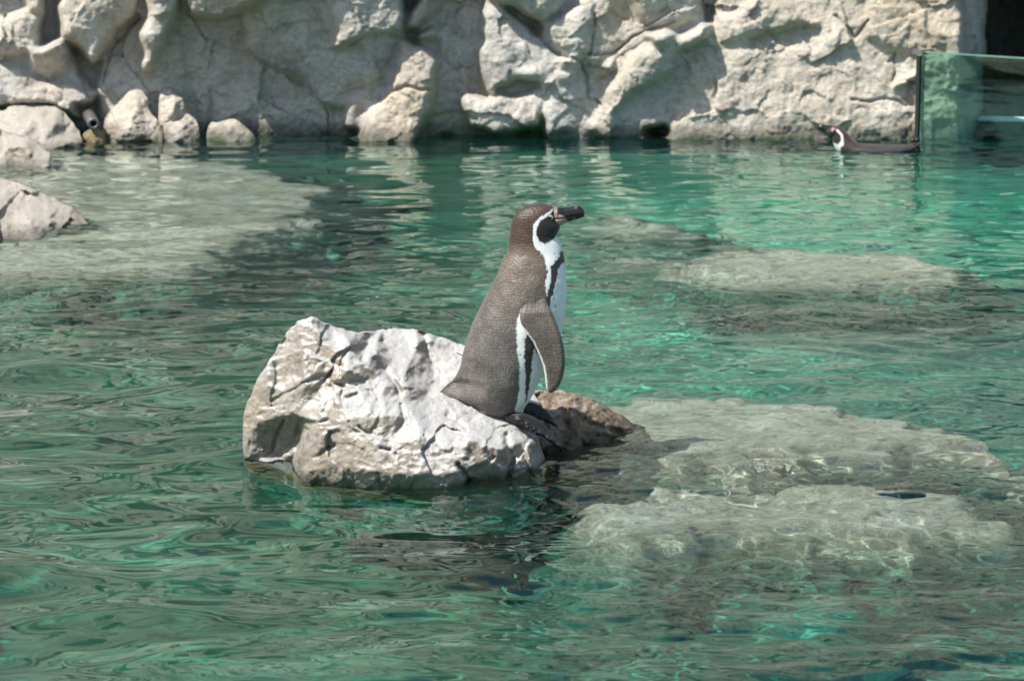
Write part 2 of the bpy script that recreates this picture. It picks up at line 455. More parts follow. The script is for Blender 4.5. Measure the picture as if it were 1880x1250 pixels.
# ------------------------------------------------------------------ cliff wall at the back
YB = 17.05                                   # base plane; D is how far the rock stands out from it
u = axis((-2300, -60, 90), (-60, 1940, 760), (1940, 4200, 90))
v = axis((-2000, -700, 40), (-700, -30, 80), (-30, 330, 150))
U, Vv = np.meshgrid(u, v)
wU = U + 9 * fbm(U / 60, Vv / 60, 3.3, 4); wV = Vv + 9 * fbm(U / 60, Vv / 60, 9.1, 4)
D = .14 + .05 * fbm(U / 160, Vv / 160, 1.1, 3) - .00018 * (200 - Vv)
f1, f2, cid = cells(U / 150 + .3 * fbm(U / 200, Vv / 200, 5.5, 2), Vv / 120, 4)
D += .03 * cid
outside = np.clip(np.maximum.reduce([(-20 - U) / 60, (U - 1900) / 60, (-15 - Vv) / 30]), 0, 1)
D += outside * (.20 * cid + .16 * np.clip(f2 - f1, 0, .5) + .12) - .0009 * np.clip(-60 - Vv, 0, None)
LAB = np.zeros(U.shape, int)
regions = []
def reg(poly, D0, gx=0., gy=0., drop=.12, r=9., mode='max', mat=None):
    global D
    P = np.asarray(poly, float)
    c = P.mean(0)
    m = (U > P[:, 0].min() - 30) & (U < P[:, 0].max() + 30) & (Vv > P[:, 1].min() - 30) & (Vv < P[:, 1].max() + 30)
    rows, cols = np.where(m.any(1))[0], np.where(m.any(0))[0]
    s = np.s_[rows[0]:rows[-1] + 1, cols[0]:cols[-1] + 1]
    d = poly_dist(wU[s], wV[s], P)[0]
    val = D0 + gx * (U[s] - c[0]) / 100 + gy * (Vv[s] - c[1]) / 100 - .55 * drop * np.exp(-np.maximum(d, 0) / (1.5 * r))
    ins = (d > 0) & ((val > D[s]) if mode == 'max' else True)
    D[s] = np.where(ins, val, D[s])
    regions.append(mat)
    LAB[s] = np.where(ins, len(regions), LAB[s])

G2, G3 = M_cliff2, M_cliff3
# left masses
reg([(-80, -30), (110, -30), (120, 60), (140, 110), (180, 165), (160, 215), (60, 195), (-80, 215)], .42, 0, .12, .1, 14, mat=G2)
reg([(92, -30), (108, -30), (104, 50), (112, 78), (74, 78), (80, 40)], .12, 0, 0, 0, 9, 'set', mat=G2)
reg([(108, 17), (128, -20), (255, -30), (238, 27), (190, 90), (168, 118), (151, 90), (114, 66)], .66, -.08, .02, .14, 14)
reg([(-20, 60), (44, 20), (76, 42), (66, 80), (34, 100), (-20, 96)], .60, -.05, .05, .1, 8, mat=G2)
reg([(44, -30), (94, -30), (78, 38), (50, 22)], .56, 0, .08, .1, 8)
reg([(50, 88), (118, 72), (130, 92), (126, 134), (84, 150), (58, 134)], .62, 0, -.42, .06, 6, mat=G2)
reg([(-20, 115), (40, 121), (67, 150), (150, 150), (176, 170), (158, 216), (128, 216), (67, 190), (20, 193), (-20, 205)], .60, 0, .10, .06, 6, mat=G2)
reg([(136, 196), (180, 186), (200, 215), (214, 246), (190, 250), (150, 240)], .14, 0, 0, 0, 9, 'set')
# shaded wall behind, overhang above
reg([(190, 90), (240, 20), (270, -30), (345, -30), (335, 60), (345, 262), (180, 262), (180, 150)], .30, -.05, .04, .06, 10)
reg([(272, -30), (336, -30), (322, 40), (304, 82), (278, 126), (259, 126), (265, 88), (253, 57), (268, 27)], .66, -.1, -.06, .16, 10)
reg([(300, -200), (640, -200), (620, -30), (484, 0), (454, 22), (410, 32), (350, 28), (330, -20)], .86, .02, -.15, .12, 12)
reg([(448, 26), (487, -30), (640, -30), (740, -30), (748, 32), (735, 60), (700, 150), (640, 205), (600, 200), (551, 150), (470, 104), (450, 88)], .50, .06, -.10, .16, 14, mat=G2)
reg([(607, 18), (635, -30), (732, -30), (746, 32), (733, 58), (695, 64), (640, 78), (605, 88), (617, 42)], .76, .0, .02, .12, 10)
# centre rock running down into the water
reg([(740, 72), (776, 86), (799, 109), (804, 151), (792, 190), (772, 239), (774, 290), (640, 290), (656, 250), (677, 214), (709, 176), (726, 133), (730, 98)], .70, .0, .05, .16, 12, mat=G3)
reg([(740, 58), (754, 25), (786, -30), (800, -30), (792, 22), (770, 48)], .66, -.1, .04, .12, 8)
reg([(764, 64), (793, 52), (792, 70), (772, 76)], .62, 0, 0, .06, 4)
reg([(690, -130), (800, -130), (800, -25), (760, -20), (690, -30)], .76, .0, -.1, .1, 12)
reg([(802, 0), (890, 0), (876, 100), (850, 175), (880, 250), (780, 250), (800, 150)], .20, -.04, .06, 0, 9, 'set')
reg([(690, 60), (745, 60), (735, 150), (660, 240), (630, 230), (640, 200)], .42, 0, 0, .03, 8, mat=G2)
# pale face right of centre
reg([(990, -30), (1300, -30), (1290, 60), (1260, 140), (1240, 270), (1000, 270)], .44, 0, .06, .03, 12, mat=G2)
reg([(905, -30), (930, 18), (972, 49), (1018, 91), (1067, 116), (1056, 140), (1021, 156), (993, 176), (937, 172), (898, 170), (881, 133), (877, 98), (888, 77), (881, 56), (890, 10)], .52, .02, .07, .10, 9, mat=G2)
reg([(926, 152), (985, 140), (994, 172), (908, 172), (905, 158)], .30, 0, 0, .02, 6, 'set')
reg([(945, 130), (985, 120), (1005, 140), (985, 156), (950, 146)], .60, 0, -.1, .07, 6, mat=G2)
reg([(842, 182), (853, 166), (898, 179), (909, 169), (993, 172), (1013, 193), (988, 228), (944, 246), (905, 250), (866, 228)], .56, .0, .14, .10, 8)
reg([(890, -30), (1045, -30), (1021, 21), (997, 40), (969, 32), (937, 12), (905, 5)], .66, .0, -.05, .10, 8)
reg([(1003, 42), (1039, 18), (1088, -10), (1095, 42), (1088, 98), (1067, 114), (1039, 96), (1011, 72)], .62, -.05, .06, .12, 10)
reg([(1090, -30), (1158, -30), (1182, 49), (1130, 92), (1074, 122), (1090, 70)], .46, -.22, .08, .06, 8)
reg([(1012, 150), (1056, 133), (1080, 133), (1084, 178), (1051, 250), (1000, 250), (1008, 193)], .56, -.16, .10, .10, 8, mat=G2)
reg([(1021, 107), (1053, 103), (1069, 119), (1053, 132), (1025, 128)], .66, 0, 0, .1, 6)
reg([(1020, 138), (1042, 130), (1058, 137), (1042, 156), (1023, 156)], .64, 0, 0, .1, 6)
# diagonal slab
reg([(1060, 250), (1085, 180), (1115, 140), (1180, 90), (1250, 50), (1330, 40), (1300, 120), (1260, 200), (1230, 260)], .42, .05, .10, .04, 10, mat=G2)
reg([(1109, 175), (1137, 130), (1193, 82), (1262, 58), (1305, 45), (1296, 75), (1250, 96), (1234, 124), (1180, 162), (1141, 194), (1121, 209)], .70, .05, .02, .12, 9)
reg([(1143, 194), (1240, 110), (1258, 100), (1262, 150), (1205, 210), (1150, 228)], .44, .05, -.10, .05, 8, mat=G2)
reg([(1188, 67), (1211, 55), (1244, 60), (1230, 77), (1211, 86)], .86, 0, 0, .07, 5)
reg([(1155, -30), (1290, -30), (1275, 40), (1225, 56), (1188, 47)], .62, -.14, -.04, .16, 14)
reg([(1076, 133), (1099, 109), (1148, 101), (1157, 112), (1109, 149)], .52, 0, .04, .08, 7)
reg([(1076, 240), (1099, 195), (1116, 202), (1129, 225), (1110, 260)], .66, 0, .08, .1, 7)
reg([(1160, 213), (1179, 203), (1211, 206), (1227, 228), (1204, 243), (1172, 246)], .56, 0, .04, .1, 8)
reg([(1186, 240), (1204, 236), (1222, 232), (1230, 244), (1226, 252), (1190, 250)], .10, 0, 0, 0, 9, 'set')
# right massif
reg([(1228, 290), (1240, 200), (1262, 130), (1300, 60), (1330, -30), (1520, -30), (1680, -30), (1686, 290)], .50, .01, .10, .10, 14, mat=G3)
reg([(1320, 36), (1403, -10), (1488, 36), (1512, 48), (1451, 62), (1376, 80), (1322, 80)], .56, 0, -.02, .14, 10, mat=G3)
reg([(1390, 68), (1478, 44), (1514, 50), (1509, 90), (1444, 108), (1376, 100)], .42, 0, .3, .0, 8, 'set', mat=G3)
reg([(1246, 290), (1258, 190), (1291, 153), (1383, 196), (1478, 162), (1548, 192), (1600, 240), (1600, 290)], .62, .02, .04, .14, 16, mat=G3)
reg([(1500, 100), (1640, 95), (1620, 185), (1560, 185), (1480, 150)], .58, 0, .08, .12, 16, mat=G3)
reg([(1590, 290), (1606, 215), (1640, 150), (1664, 92), (1688, 92), (1686, 290)], .60, .0, .03, .10, 9, mat=G3)
reg([(1500, -30), (1600, -30), (1590, 66), (1574, 68), (1536, 31)], .38, -.1, 0, .12, 10)
reg([(1600, -30), (1755, -30), (1776, 78), (1786, 100), (1648, 96), (1592, 70)], .60, .04, .05, .10, 10, mat=G3)
reg([(1640, 160), (1688, 128), (1688, 138), (1640, 168)], .70, 0, 0, 0, 5, 'set', mat=G3)
# behind the glass: a lit pier, its shaded flank, then a dark opening
reg([(1686, 90), (1768, 90), (1772, 290), (1686, 290)], .63, -.02, .03, .05, 7, 'set', mat=G3)
reg([(1736, 60), (1790, 60), (1782, 130), (1742, 110)], .66, 0, 0, .06, 7, mat=G3)
reg([(1772, 60), (1800, -30), (1830, -30), (1806, 290), (1772, 290)], .06, -.6, 0, 0, 6, 'set', mat=G2)
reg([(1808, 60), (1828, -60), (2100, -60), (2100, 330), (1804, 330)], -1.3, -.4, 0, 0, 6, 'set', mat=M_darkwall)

def crack(pts, depth=.10, w=3.0):
    global D
    d = np.full(U.shape, 1e9)
    for (x0, y0), (x1, y1) in zip(pts[:-1], pts[1:]):
        ex, ey = x1 - x0, y1 - y0
        t = np.clip(((wU - x0) * ex + (wV - y0) * ey) / (ex * ex + ey * ey), 0, 1)
        d = np.minimum(d, np.hypot(wU - x0 - t * ex, wV - y0 - t * ey))
    D -= depth * np.exp(-(d / w) ** 2)

D = np.where(D > -.5, .36 + .66 * (D - .36), D)
inframe = (U > -60) & (U < 1940) & (Vv > -30)
D = np.where(inframe & (D > -.5), blur(D, 1.7), D)
solid = (D > -.5)
facet = 0
for size, am in ((120, .07), (52, .024), (22, .006)):
    fc = cells(wU / size + .2 * fbm(U / size, Vv / size, 1.2, 3), wV / size * 1.2, size, True)
    facet = facet + am * (.35 * (fc[2] - .5) + 1.5 * fc[3])
D += solid * (.03 * fbm(U / 90, Vv / 90, 6.6, 3) + .007 * fbm(U / 24, Vv / 34, 2.6, 4, ridge=True) + .005 * fbm(U / 9, Vv / 9, 4.4, 2) + facet)
for c_ in ([(447, 30), (447, 82), (470, 106), (540, 150), (590, 190), (607, 215), (605, 255)], [(912, 4), (930, 20), (972, 50), (1018, 92), (1070, 118)],
           [(1067, 118), (1080, 140), (1082, 178), (1110, 205)], [(1084, 100), (1130, 92), (1180, 62), (1240, 40)], [(1095, 30), (1098, 60), (1085, 100)],
           [(250, 30), (205, 95), (192, 150)], [(118, 70), (150, 110), (168, 180)], [(1640, 95), (1640, 150)], [(1655, 150), (1688, 148)], [(1560, 186), (1620, 182), (1660, 196)],
           [(740, 74), (700, 60), (640, 80)], [(385, 170), (383, 215), (375, 250)], [(1536, 31), (1574, 68), (1600, 40)], [(700, 178), (740, 160), (790, 170)]):
    crack(c_, .035, 2.4)
D = np.where(Vv > 270, np.maximum(D, D + .0), D)
P3 = at(U, Vv, YB - D).reshape(-1, 3)
Fc = quads(*U.shape)
lab_q = LAB.reshape(-1)[Fc]
lab_q = np.where((lab_q == lab_q[:, :1]).all(1), lab_q[:, 0], lab_q.max(1))
cliff = empty('rock_wall', (0, YB, 0))
tag(cliff, 'tall pale tan rock wall of rounded boulders rising behind the pool', 'rock wall')
for i in range(len(regions) + 1):
    sel = lab_q == i
    if sel.sum() < 12: continue
    V_, F_, _ = compact(P3, Fc[sel])
    mt = M_cliff if i == 0 else (regions[i - 1] or M_cliff)
    receiver(mesh('rock_face' if i == 0 else 'boulder', V_, F_[:, ::-1], mt, cliff))

# ------------------------------------------------------------------ relief rocks: outline from the photo, control points with their own distance
def relief_rock(name, outline, pts, mat, label, step=2.0, rough=3.0, thick=.3, tr=60, amp=(.012, .008, .003), sc=(60, 22, 8), soft=1.2, cracks=(), seed=0, cell=0.0, cat='rock'):
    O = smooth_closed(outline, 2, rough, seed)
    pts = np.asarray(pts, float)
    x0, y0 = O.min(0) - 2; x1, y1 = O.max(0) + 2
    gx, gy = np.arange(x0, x1 + step, step), np.arange(y0, y1 + step, step)
    X, Y = np.meshgrid(gx, gy)
    corners = []
    for cx_, cy_ in ((x0 - 60, y0 - 60), (x1 + 60, y0 - 60), (x1 + 60, y1 + 60), (x0 - 60, y1 + 60)):
        corners.append((cx_, cy_, pts[np.argmin(np.hypot(pts[:, 0] - cx_, pts[:, 1] - cy_)), 2]))
    A = np.concatenate([pts, corners])
    r = delaunay_2d_cdt([Vector((float(a), float(b))) for a, b in A[:, :2]], [], [], 0, 1e-4)
    vo, tris, orig = r[0], r[2], r[3]
    dep = np.array([A[o_[0], 2] if o_ else 0 for o_ in orig])
    Dp = np.full(X.shape, np.nan)
    wX = X + 5 * fbm(X / 40, Y / 40, seed + 1.7, 3); wY = Y + 5 * fbm(X / 40, Y / 40, seed + 3.7, 3)
    for t in tris:
        (ax, ay), (bx, by), (cx_, cy_) = [tuple(vo[i]) for i in t]
        den = (by - cy_) * (ax - cx_) + (cx_ - bx) * (ay - cy_)
        l0 = ((by - cy_) * (wX - cx_) + (cx_ - bx) * (wY - cy_)) / den
        l1 = ((cy_ - ay) * (wX - cx_) + (ax - cx_) * (wY - cy_)) / den
        l2 = 1 - l0 - l1
        m = (l0 > -1e-6) & (l1 > -1e-6) & (l2 > -1e-6)
        Dp[m] = (l0 * dep[t[0]] + l1 * dep[t[1]] + l2 * dep[t[2]])[m]
    Dp = np.where(np.isnan(Dp), np.nanmean(Dp), Dp)
    Dp = blur(Dp, soft)
    n = amp[0] * fbm(X / sc[0], Y / sc[0], seed + .9, 4) + amp[1] * fbm(X / sc[1], Y / sc[1] * 1.2, seed + 4.9, 4, ridge=True) + amp[2] * fbm(X / sc[2], Y / sc[2], seed + 8.9, 3)
    if cell:
        for size, am in ((105, 1.0), (48, .3), (19, .10)):
            f1, f2, cid, fac = cells(X / size + .3 * fbm(X / size * .8, Y / size * .8, seed + 2.1, 3), Y / size * 1.3 + .3 * fbm(X / size * .8, Y / size * .8, seed + 6.1, 3), seed + size, True)
            n = n + cell * am * (.25 * (cid - .5) + 2.4 * fac)
    n = blur(n, .55)
    for c_, dpt, w in cracks:
        d = np.full(X.shape, 1e9)
        for (ax, ay), (bx, by) in zip(c_[:-1], c_[1:]):
            ex, ey = bx - ax, by - ay
            t = np.clip(((wX - ax) * ex + (wY - ay) * ey) / (ex * ex + ey * ey), 0, 1)
            d = np.minimum(d, np.hypot(wX - ax - t * ex, wY - ay - t * ey))
        n = n - dpt * np.exp(-(d / w) ** 2)
    sd, nx_, ny_ = poly_dist(X, Y, O)
    ins = sd > 0
    grow = ins.copy()
    for a, b in ((0, 1), (0, -1), (1, 1), (1, -1)): grow |= np.roll(ins, b, a)
    rim = grow & ~ins
    PX, PY = np.where(rim, nx_, X), np.where(rim, ny_, Y)
    sdp = np.where(rim, 0, np.maximum(sd, 0))
    front = Dp - n * np.clip(sdp / 4, 0, 1)
    back = front + thick * (1 - np.exp(-sdp / tr))
    back = np.where(rim, front, back)
    Fq = quads(*X.shape)
    Fq = Fq[grow.reshape(-1)[Fq].all(1)]
    N = X.size
    V = np.concatenate([at(PX, PY, front).reshape(-1, 3), at(PX, PY, back).reshape(-1, 3)])
    bi = np.arange(N); bi2 = np.where(rim.reshape(-1), bi, bi + N)
    FF = np.concatenate([Fq[:, ::-1], bi2[Fq]])
    V, FF, _ = compact(V, FF)
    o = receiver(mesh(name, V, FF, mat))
    return tag(o, label, cat)

island_out = [(540, 1220), (468, 960), (450, 880), (446, 866), (450, 852), (444, 815), (446, 765), (458, 728), (470, 700), (490, 668), (510, 638), (528, 608), (545, 592), (560, 583), (575, 580), (590, 588), (612, 599), (640, 606), (660, 609), (690, 606),
              (715, 601), (735, 603), (760, 605), (785, 611), (815, 622), (850, 634), (900, 655), (950, 690), (990, 735), (1000, 770), (985, 800), (1000, 842), (1006, 870), (1000, 940), (980, 1220)]
island_pts = [(440, 855, 7.43), (440, 770, 7.45), (465, 700, 7.47), (505, 640, 7.48), (538, 597, 7.49), (570, 578, 7.49),
              (612, 598, 7.55), (655, 608, 7.66), (700, 604, 7.86), (735, 601, 7.92), (765, 606, 7.90), (800, 616, 7.93), (850, 634, 7.93), (900, 655, 7.88), (950, 690, 7.80), (1000, 735, 7.70),
              (490, 700, 7.41), (520, 718, 7.36), (560, 694, 7.32), (640, 680, 7.30), (525, 700, 7.405), (545, 685, 7.405), (600, 664, 7.39), (660, 668, 7.36), (560, 636, 7.41), (610, 640, 7.40), (640, 632, 7.43), (575, 605, 7.44),
              (465, 780, 7.40), (500, 765, 7.37), (545, 760, 7.30), (480, 840, 7.42), (515, 835, 7.45), (540, 815, 7.42), (550, 775, 7.34), (556, 830, 7.30), (550, 858, 7.31), (530, 858, 7.38),
              (620, 735, 7.24), (590, 712, 7.33), (640, 704, 7.33), (660, 720, 7.29), (680, 700, 7.36), (700, 690, 7.38), (700, 762, 7.19), (640, 800, 7.155), (590, 770, 7.22), (700, 825, 7.115), (620, 848, 7.14), (585, 835, 7.18), (640, 770, 7.18),
              (562, 868, 7.20), (640, 857, 7.115), (700, 866, 7.075), (750, 873, 7.06), (850, 866, 7.095), (880, 852, 7.17), (905, 846, 7.18),
              (515, 868, 7.37), (558, 889, 7.225), (620, 897, 7.165), (700, 906, 7.125), (780, 908, 7.11), (848, 903, 7.14), (858, 884, 7.22), (930, 885, 7.27), (990, 870, 7.36),
              (690, 648, 7.47), (740, 694, 7.42), (780, 732, 7.43), (850, 757, 7.42), (910, 785, 7.38), (960, 812, 7.36), (1000, 845, 7.45), (985, 800, 7.47),
              (760, 770, 7.25), (790, 800, 7.18), (860, 808, 7.19), (920, 828, 7.21), (940, 845, 7.29), (975, 848, 7.33), (820, 780, 7.30), (740, 740, 7.31),
              (720, 660, 7.60), (760, 650, 7.72), (765, 625, 7.80), (785, 660, 7.78), (800, 700, 7.66), (850, 715, 7.60), (785, 630, 7.86), (900, 742, 7.53), (950, 765, 7.50), (820, 640, 7.88), (840, 670, 7.78), (680, 622, 7.72),
              (430, 960, 7.42), (520, 965, 7.32), (620, 1000, 7.15), (700, 1010, 7.11), (800, 1010, 7.10), (900, 990, 7.20), (1000, 960, 7.3), (1070, 940, 7.4),
              (440, 1220, 7.4), (560, 1220, 7.25), (760, 1220, 7.08), (950, 1220, 7.15), (1090, 1220, 7.35)]
island_cracks = [([(500, 735), (560, 700), (600, 690)], .012, 4), ([(550, 770), (548, 820), (530, 850)], .03, 6), ([(520, 770), (505, 800), (500, 830)], .02, 4), ([(610, 700), (630, 712), (625, 730), (655, 725)], .018, 4),
                 ([(590, 772), (600, 768)], .02, 3), ([(660, 785), (672, 792)], .02, 3), ([(700, 824), (718, 826)], .025, 3), ([(690, 660), (715, 690), (735, 720)], .03, 6), ([(640, 640), (625, 660), (622, 690)], .012, 3),
                 ([(580, 838), (600, 824), (612, 818)], .018, 4), ([(850, 870), (880, 858), (905, 840)], .02, 4), ([(735, 745), (742, 770), (730, 790)], .015, 4), ([(775, 610), (785, 640), (795, 665)], .02, 5), ([(930, 800), (938, 840), (930, 880)], .03, 6),
                 ([(845, 855), (858, 880), (850, 905)], .035, 5), ([(960, 830), (968, 850), (975, 880)], .02, 4), ([(690, 872), (700, 900)], .012, 3), ([(760, 880), (752, 906)], .014, 3), ([(820, 764), (850, 775), (858, 786)], .012, 3)]
relief_rock('island_rock', island_out, island_pts, M_rock, 'sunlit whitish rock island with peaked end, rising from the water under the penguin', 1.8, 3.0, .34, 70, amp=(.006, .0042, .0018), cracks=island_cracks, seed=2, cell=.024, soft=1.0)

wet_out = [(900, 1150), (905, 760), (930, 728), (970, 716), (1010, 716), (1040, 717), (1062, 724), (1090, 734), (1120, 750), (1146, 764), (1168, 780), (1190, 800), (1215, 840), (1230, 1000), (1230, 1150)]
wet_pts = [(900, 770, 7.58), (940, 725, 7.74), (1000, 714, 7.80), (1040, 716, 7.82), (1100, 738, 7.90), (1150, 766, 7.97), (1170, 785, 7.98), (1200, 830, 7.98),
           (960, 790, 7.55), (1000, 770, 7.62), (1030, 760, 7.68), (1000, 830, 7.54), (1045, 800, 7.62), (1050, 770, 7.66), (1085, 775, 7.72), (1075, 800, 7.66), (1110, 790, 7.74), (1130, 780, 7.84), (1100, 806, 7.70), (1080, 815, 7.655), (1120, 812, 7.76), (1145, 800, 7.85),
           (1000, 850, 7.50), (1050, 838, 7.56), (1090, 834, 7.60), (1130, 822, 7.72), (1170, 812, 7.88), (1060, 745, 7.76), (1090, 755, 7.80), (1015, 740, 7.74),
           (920, 860, 7.5), (1000, 920, 7.42), (1100, 910, 7.5), (1180, 880, 7.75), (1230, 950, 7.8), (900, 1150, 7.3), (1060, 1150, 7.3), (1230, 1150, 7.6)]
relief_rock('wet_rock', wet_out, wet_pts, M_wet, 'low wet brown rock sloping into the water beside the penguin feet', 2.0, 3.5, .3, 60, amp=(.012, .012, .006), cracks=[([(1040, 760), (1045, 790), (1035, 820)], .03, 6), ([(1095, 800), (1130, 805), (1160, 800)], .02, 3), ([(1070, 770), (1100, 785), (1140, 790)], .02, 4), ([(1075, 815), (1095, 820)], .03, 4)], seed=5, cell=.035)

# left shore rocks
relief_rock('shore_rock', [(-260, 340), (-260, 190), (-60, 200), (0, 208), (22, 192), (66, 188), (108, 198), (134, 222), (152, 250), (146, 272), (150, 340)],
            [(-260, 190, 16.6), (0, 205, 16.5), (22, 190, 16.6), (66, 186, 16.65), (110, 198, 16.5), (135, 222, 16.4), (152, 250, 16.25), (146, 275, 16.05), (-260, 240, 16.0), (20, 220, 16.3), (70, 225, 16.15), (100, 230, 16.1), (112, 250, 16.1), (80, 260, 15.9), (40, 240, 16.0), (125, 262, 15.95), (90, 275, 15.8), (0, 300, 15.6), (-260, 300, 15.4), (-260, 340, 15.2), (150, 340, 15.6), (40, 340, 15.3)],
            M_shore, 'pale layered shore rock against the wall beside the pipe', 2.4, 4, .5, 40, amp=(.03, .012, .005), sc=(70, 24, 9), seed=7, cell=.08)
relief_rock('shore_rock', [(-260, 380), (-260, 225), (-40, 235), (0, 238), (35, 246), (62, 256), (84, 272), (97, 290), (92, 303), (110, 380)],
            [(-260, 225, 15.4), (0, 236, 15.5), (40, 246, 15.45), (70, 258, 15.4), (90, 278, 15.3), (97, 296, 15.1), (-260, 270, 15.0), (0, 268, 15.15), (50, 275, 15.1), (30, 300, 15.05), (70, 295, 15.02), (0, 315, 14.85), (-260, 320, 14.7), (90, 305, 14.95), (110, 380, 14.6), (-260, 380, 14.3), (30, 380, 14.4)],
            M_shore, 'low shore rock with a shaded blue-grey face in front of layered rock', 2.4, 4, .5, 40, amp=(.03, .012, .005), sc=(70, 24, 9), seed=8, cell=.08)
relief_rock('shore_rock', [(-260, 520), (-260, 320), (-60, 330), (0, 332), (40, 336), (62, 348), (96, 362), (128, 378), (148, 390), (170, 420), (180, 520)],
            [(-260, 320, 12.9), (0, 330, 12.95), (40, 334, 12.95), (65, 348, 12.9), (100, 363, 12.9), (135, 380, 12.85), (150, 392, 12.8), (0, 365, 12.6), (60, 385, 12.55), (100, 392, 12.6), (-260, 380, 12.3), (0, 415, 12.15), (60, 405, 12.3), (110, 400, 12.55), (160, 420, 12.45), (-260, 520, 11.5), (60, 520, 11.7), (180, 520, 12.0)],
            M_shore, 'wet tan rock tip surrounded by the pale submerged shelf', 2.4, 4, .5, 40, amp=(.03, .012, .005), sc=(60, 22, 9), seed=9, cell=.08)
# stones at the foot of the wall
def foot_stone(out, Y, label, seed, mat=M_cliff3, lean=.25):
    O = np.asarray(out, float)
    c = O.mean(0); lo, hi = O[:, 1].min(), O[:, 1].max()
    pts = [(x, y, Y + lean * (hi - y) / (hi - lo)) for x, y in O]
    for f, dd in ((.55, .10), (.2, .16)):
        pts += [(c[0] + f * (x - c[0]), c[1] + f * (y - c[1]), Y + lean * (hi - (c[1] + f * (y - c[1]))) / (hi - lo) - dd * (1 if x < c[0] else .7)) for x, y in O[::2]]
    relief_rock('stone', out, pts, mat, label, 1.8, 3, .35, 20, amp=(.02, .010, .004), sc=(40, 14, 7), seed=seed, cell=.05)
foot_stone([(186, 300), (191, 218), (212, 192), (235, 168), (255, 162), (274, 180), (270, 200), (300, 232), (306, 300)], 16.32, 'tall pale pointed stone at the foot of the wall beside the pipe', 21, lean=.35)
foot_stone([(290, 240), (291, 170), (312, 157), (340, 178), (345, 205), (340, 240)], 16.55, 'upright blocky stone beside the tall pointed stone', 22, lean=.2)
foot_stone([(296, 290), (299, 220), (346, 207), (362, 220), (372, 290)], 16.38, 'knobbly low stone at the waterline beneath the blocky stone', 23, lean=.2)
foot_stone([(376, 285), (384, 222), (404, 224), (433, 217), (464, 244), (480, 285)], 16.42, 'low brown stone at the waterline under the shaded wall', 24, lean=.25)
foot_stone([(146, 300), (150, 246), (166, 236), (182, 234), (196, 248), (206, 300)], 16.30, 'rusty and mossy stone under the pipe mouth', 25, mat=M_rust, lean=.15)

# ------------------------------------------------------------------ lofts for the birds
def loft(rings, cap=True):
    n, m, _ = rings.shape
    V = rings.reshape(-1, 3)
    F = quads(n, m, True)
    if cap:
        V = np.concatenate([V, rings[0].mean(0)[None], rings[-1].mean(0)[None]])
        a, b = n * m, n * m + 1
        j = np.arange(m); j2 = (j + 1) % m
        F = np.concatenate([F, np.stack([np.full(m, a), j2, j, np.full(m, a)], 1)[:, :4], np.stack([np.full(m, b), (n - 1) * m + j, (n - 1) * m + j2, np.full(m, b)], 1)])
    return V, F

def mesh_mixed(name, V, F, mat, parent=None):
    faces = [tuple(dict.fromkeys(int(i) for i in f)) for f in F]
    me = bpy.data.meshes.new(name); me.from_pydata(V.tolist(), [], faces); me.update()
    me.polygons.foreach_set('use_smooth', np.ones(len(me.polygons), bool))
    o = bpy.data.objects.new(name, me); COL.objects.link(o); me.materials.append(mat)
    if parent is not None:
        o.parent = parent; o.matrix_parent_inverse = parent.matrix_world.inverted()
    return o

def paint(px, py, base, layers, jitter=1.6, seed=0, soft=.9):
    """plumage colours: polygons in the side view with slightly feathered edges"""
    C = np.tile(np.array(base, float), (len(px), 1))
    jx = px + jitter * (fbm(px / 6, py / 10, seed + .4, 2) + .9 * fbm(px / 1.6, py / 3.4, seed + 2.4, 2)); jy = py + jitter * (fbm(px / 6, py / 10, seed + 6.4, 2) + 1.2 * fbm(px / 1.6, py / 3.4, seed + 8.4, 2))
    for poly, col in layers:
        if callable(poly): w = poly(px, py)
        else: w = np.clip(poly_dist(jx, jy, poly)[0] / soft + .5, 0, 1)
        C = C * (1 - w[:, None]) + np.array(col) * w[:, None]
    return C

YP = 7.50
SIL = np.array([(373.6, 990, 998), (375, 980, 1006), (377, 969, 1014), (380, 961, 1018), (384, 955, 1020), (390, 948, 1021), (397, 943, 1022), (405, 940, 1024), (411, 938.7, 1028), (416, 938, 1028.5), (421, 937, 1027), (427, 936.3, 1024), (432, 935.8, 1021),
                (437, 935, 1022), (445, 934, 1028), (455, 932.5, 1032), (465, 930.5, 1034.5), (474, 924, 1036), (485, 919.5, 1037), (497, 915.5, 1038), (519, 906, 1040), (541, 894, 1041), (564, 882, 1040), (586, 870.5, 1037), (609, 861, 1031), (625, 856, 1024),
                (647, 850.6, 1014), (670, 846, 1004), (681, 842, 999), (692, 836, 994), (701, 828, 989), (710, 818, 985), (718, 808, 981), (725, 799, 978), (730, 806, 975), (735, 822, 972), (742, 838, 967), (750, 846, 962), (756, 860, 960), (762, 880, 959), (767, 908, 957), (772, 924, 952), (775, 934, 946)])
BP = np.array([(373.6, .004), (376, .018), (380, .026), (387, .034), (397, .040), (412, .0435), (430, .0455), (450, .049), (465, .054), (485, .066), (510, .079), (545, .090), (600, .100), (660, .104), (700, .101), (730, .092), (750, .078), (762, .055), (770, .035), (775, .02)])
py_s = np.concatenate([np.linspace(373.6, 384, 14, endpoint=False), np.linspace(384, 775, 290)])
kern = np.exp(-.5 * (np.arange(-6, 7) / 2.2) ** 2); kern /= kern.sum()
sm = lambda a: np.convolve(np.pad(a, 6, 'edge'), kern, 'valid')
Ls, Rs, Bs = (np.interp(py_s, SIL[:, 0], SIL[:, 1]), np.interp(py_s, SIL[:, 0], SIL[:, 2]), sm(np.interp(py_s, BP[:, 0], BP[:, 1])))
Ls[14:-6], Rs[14:-6] = sm(Ls)[14:-6], sm(Rs)[14:-6]
MA = 176
th = np.linspace(0, 2 * np.pi, MA, endpoint=False)
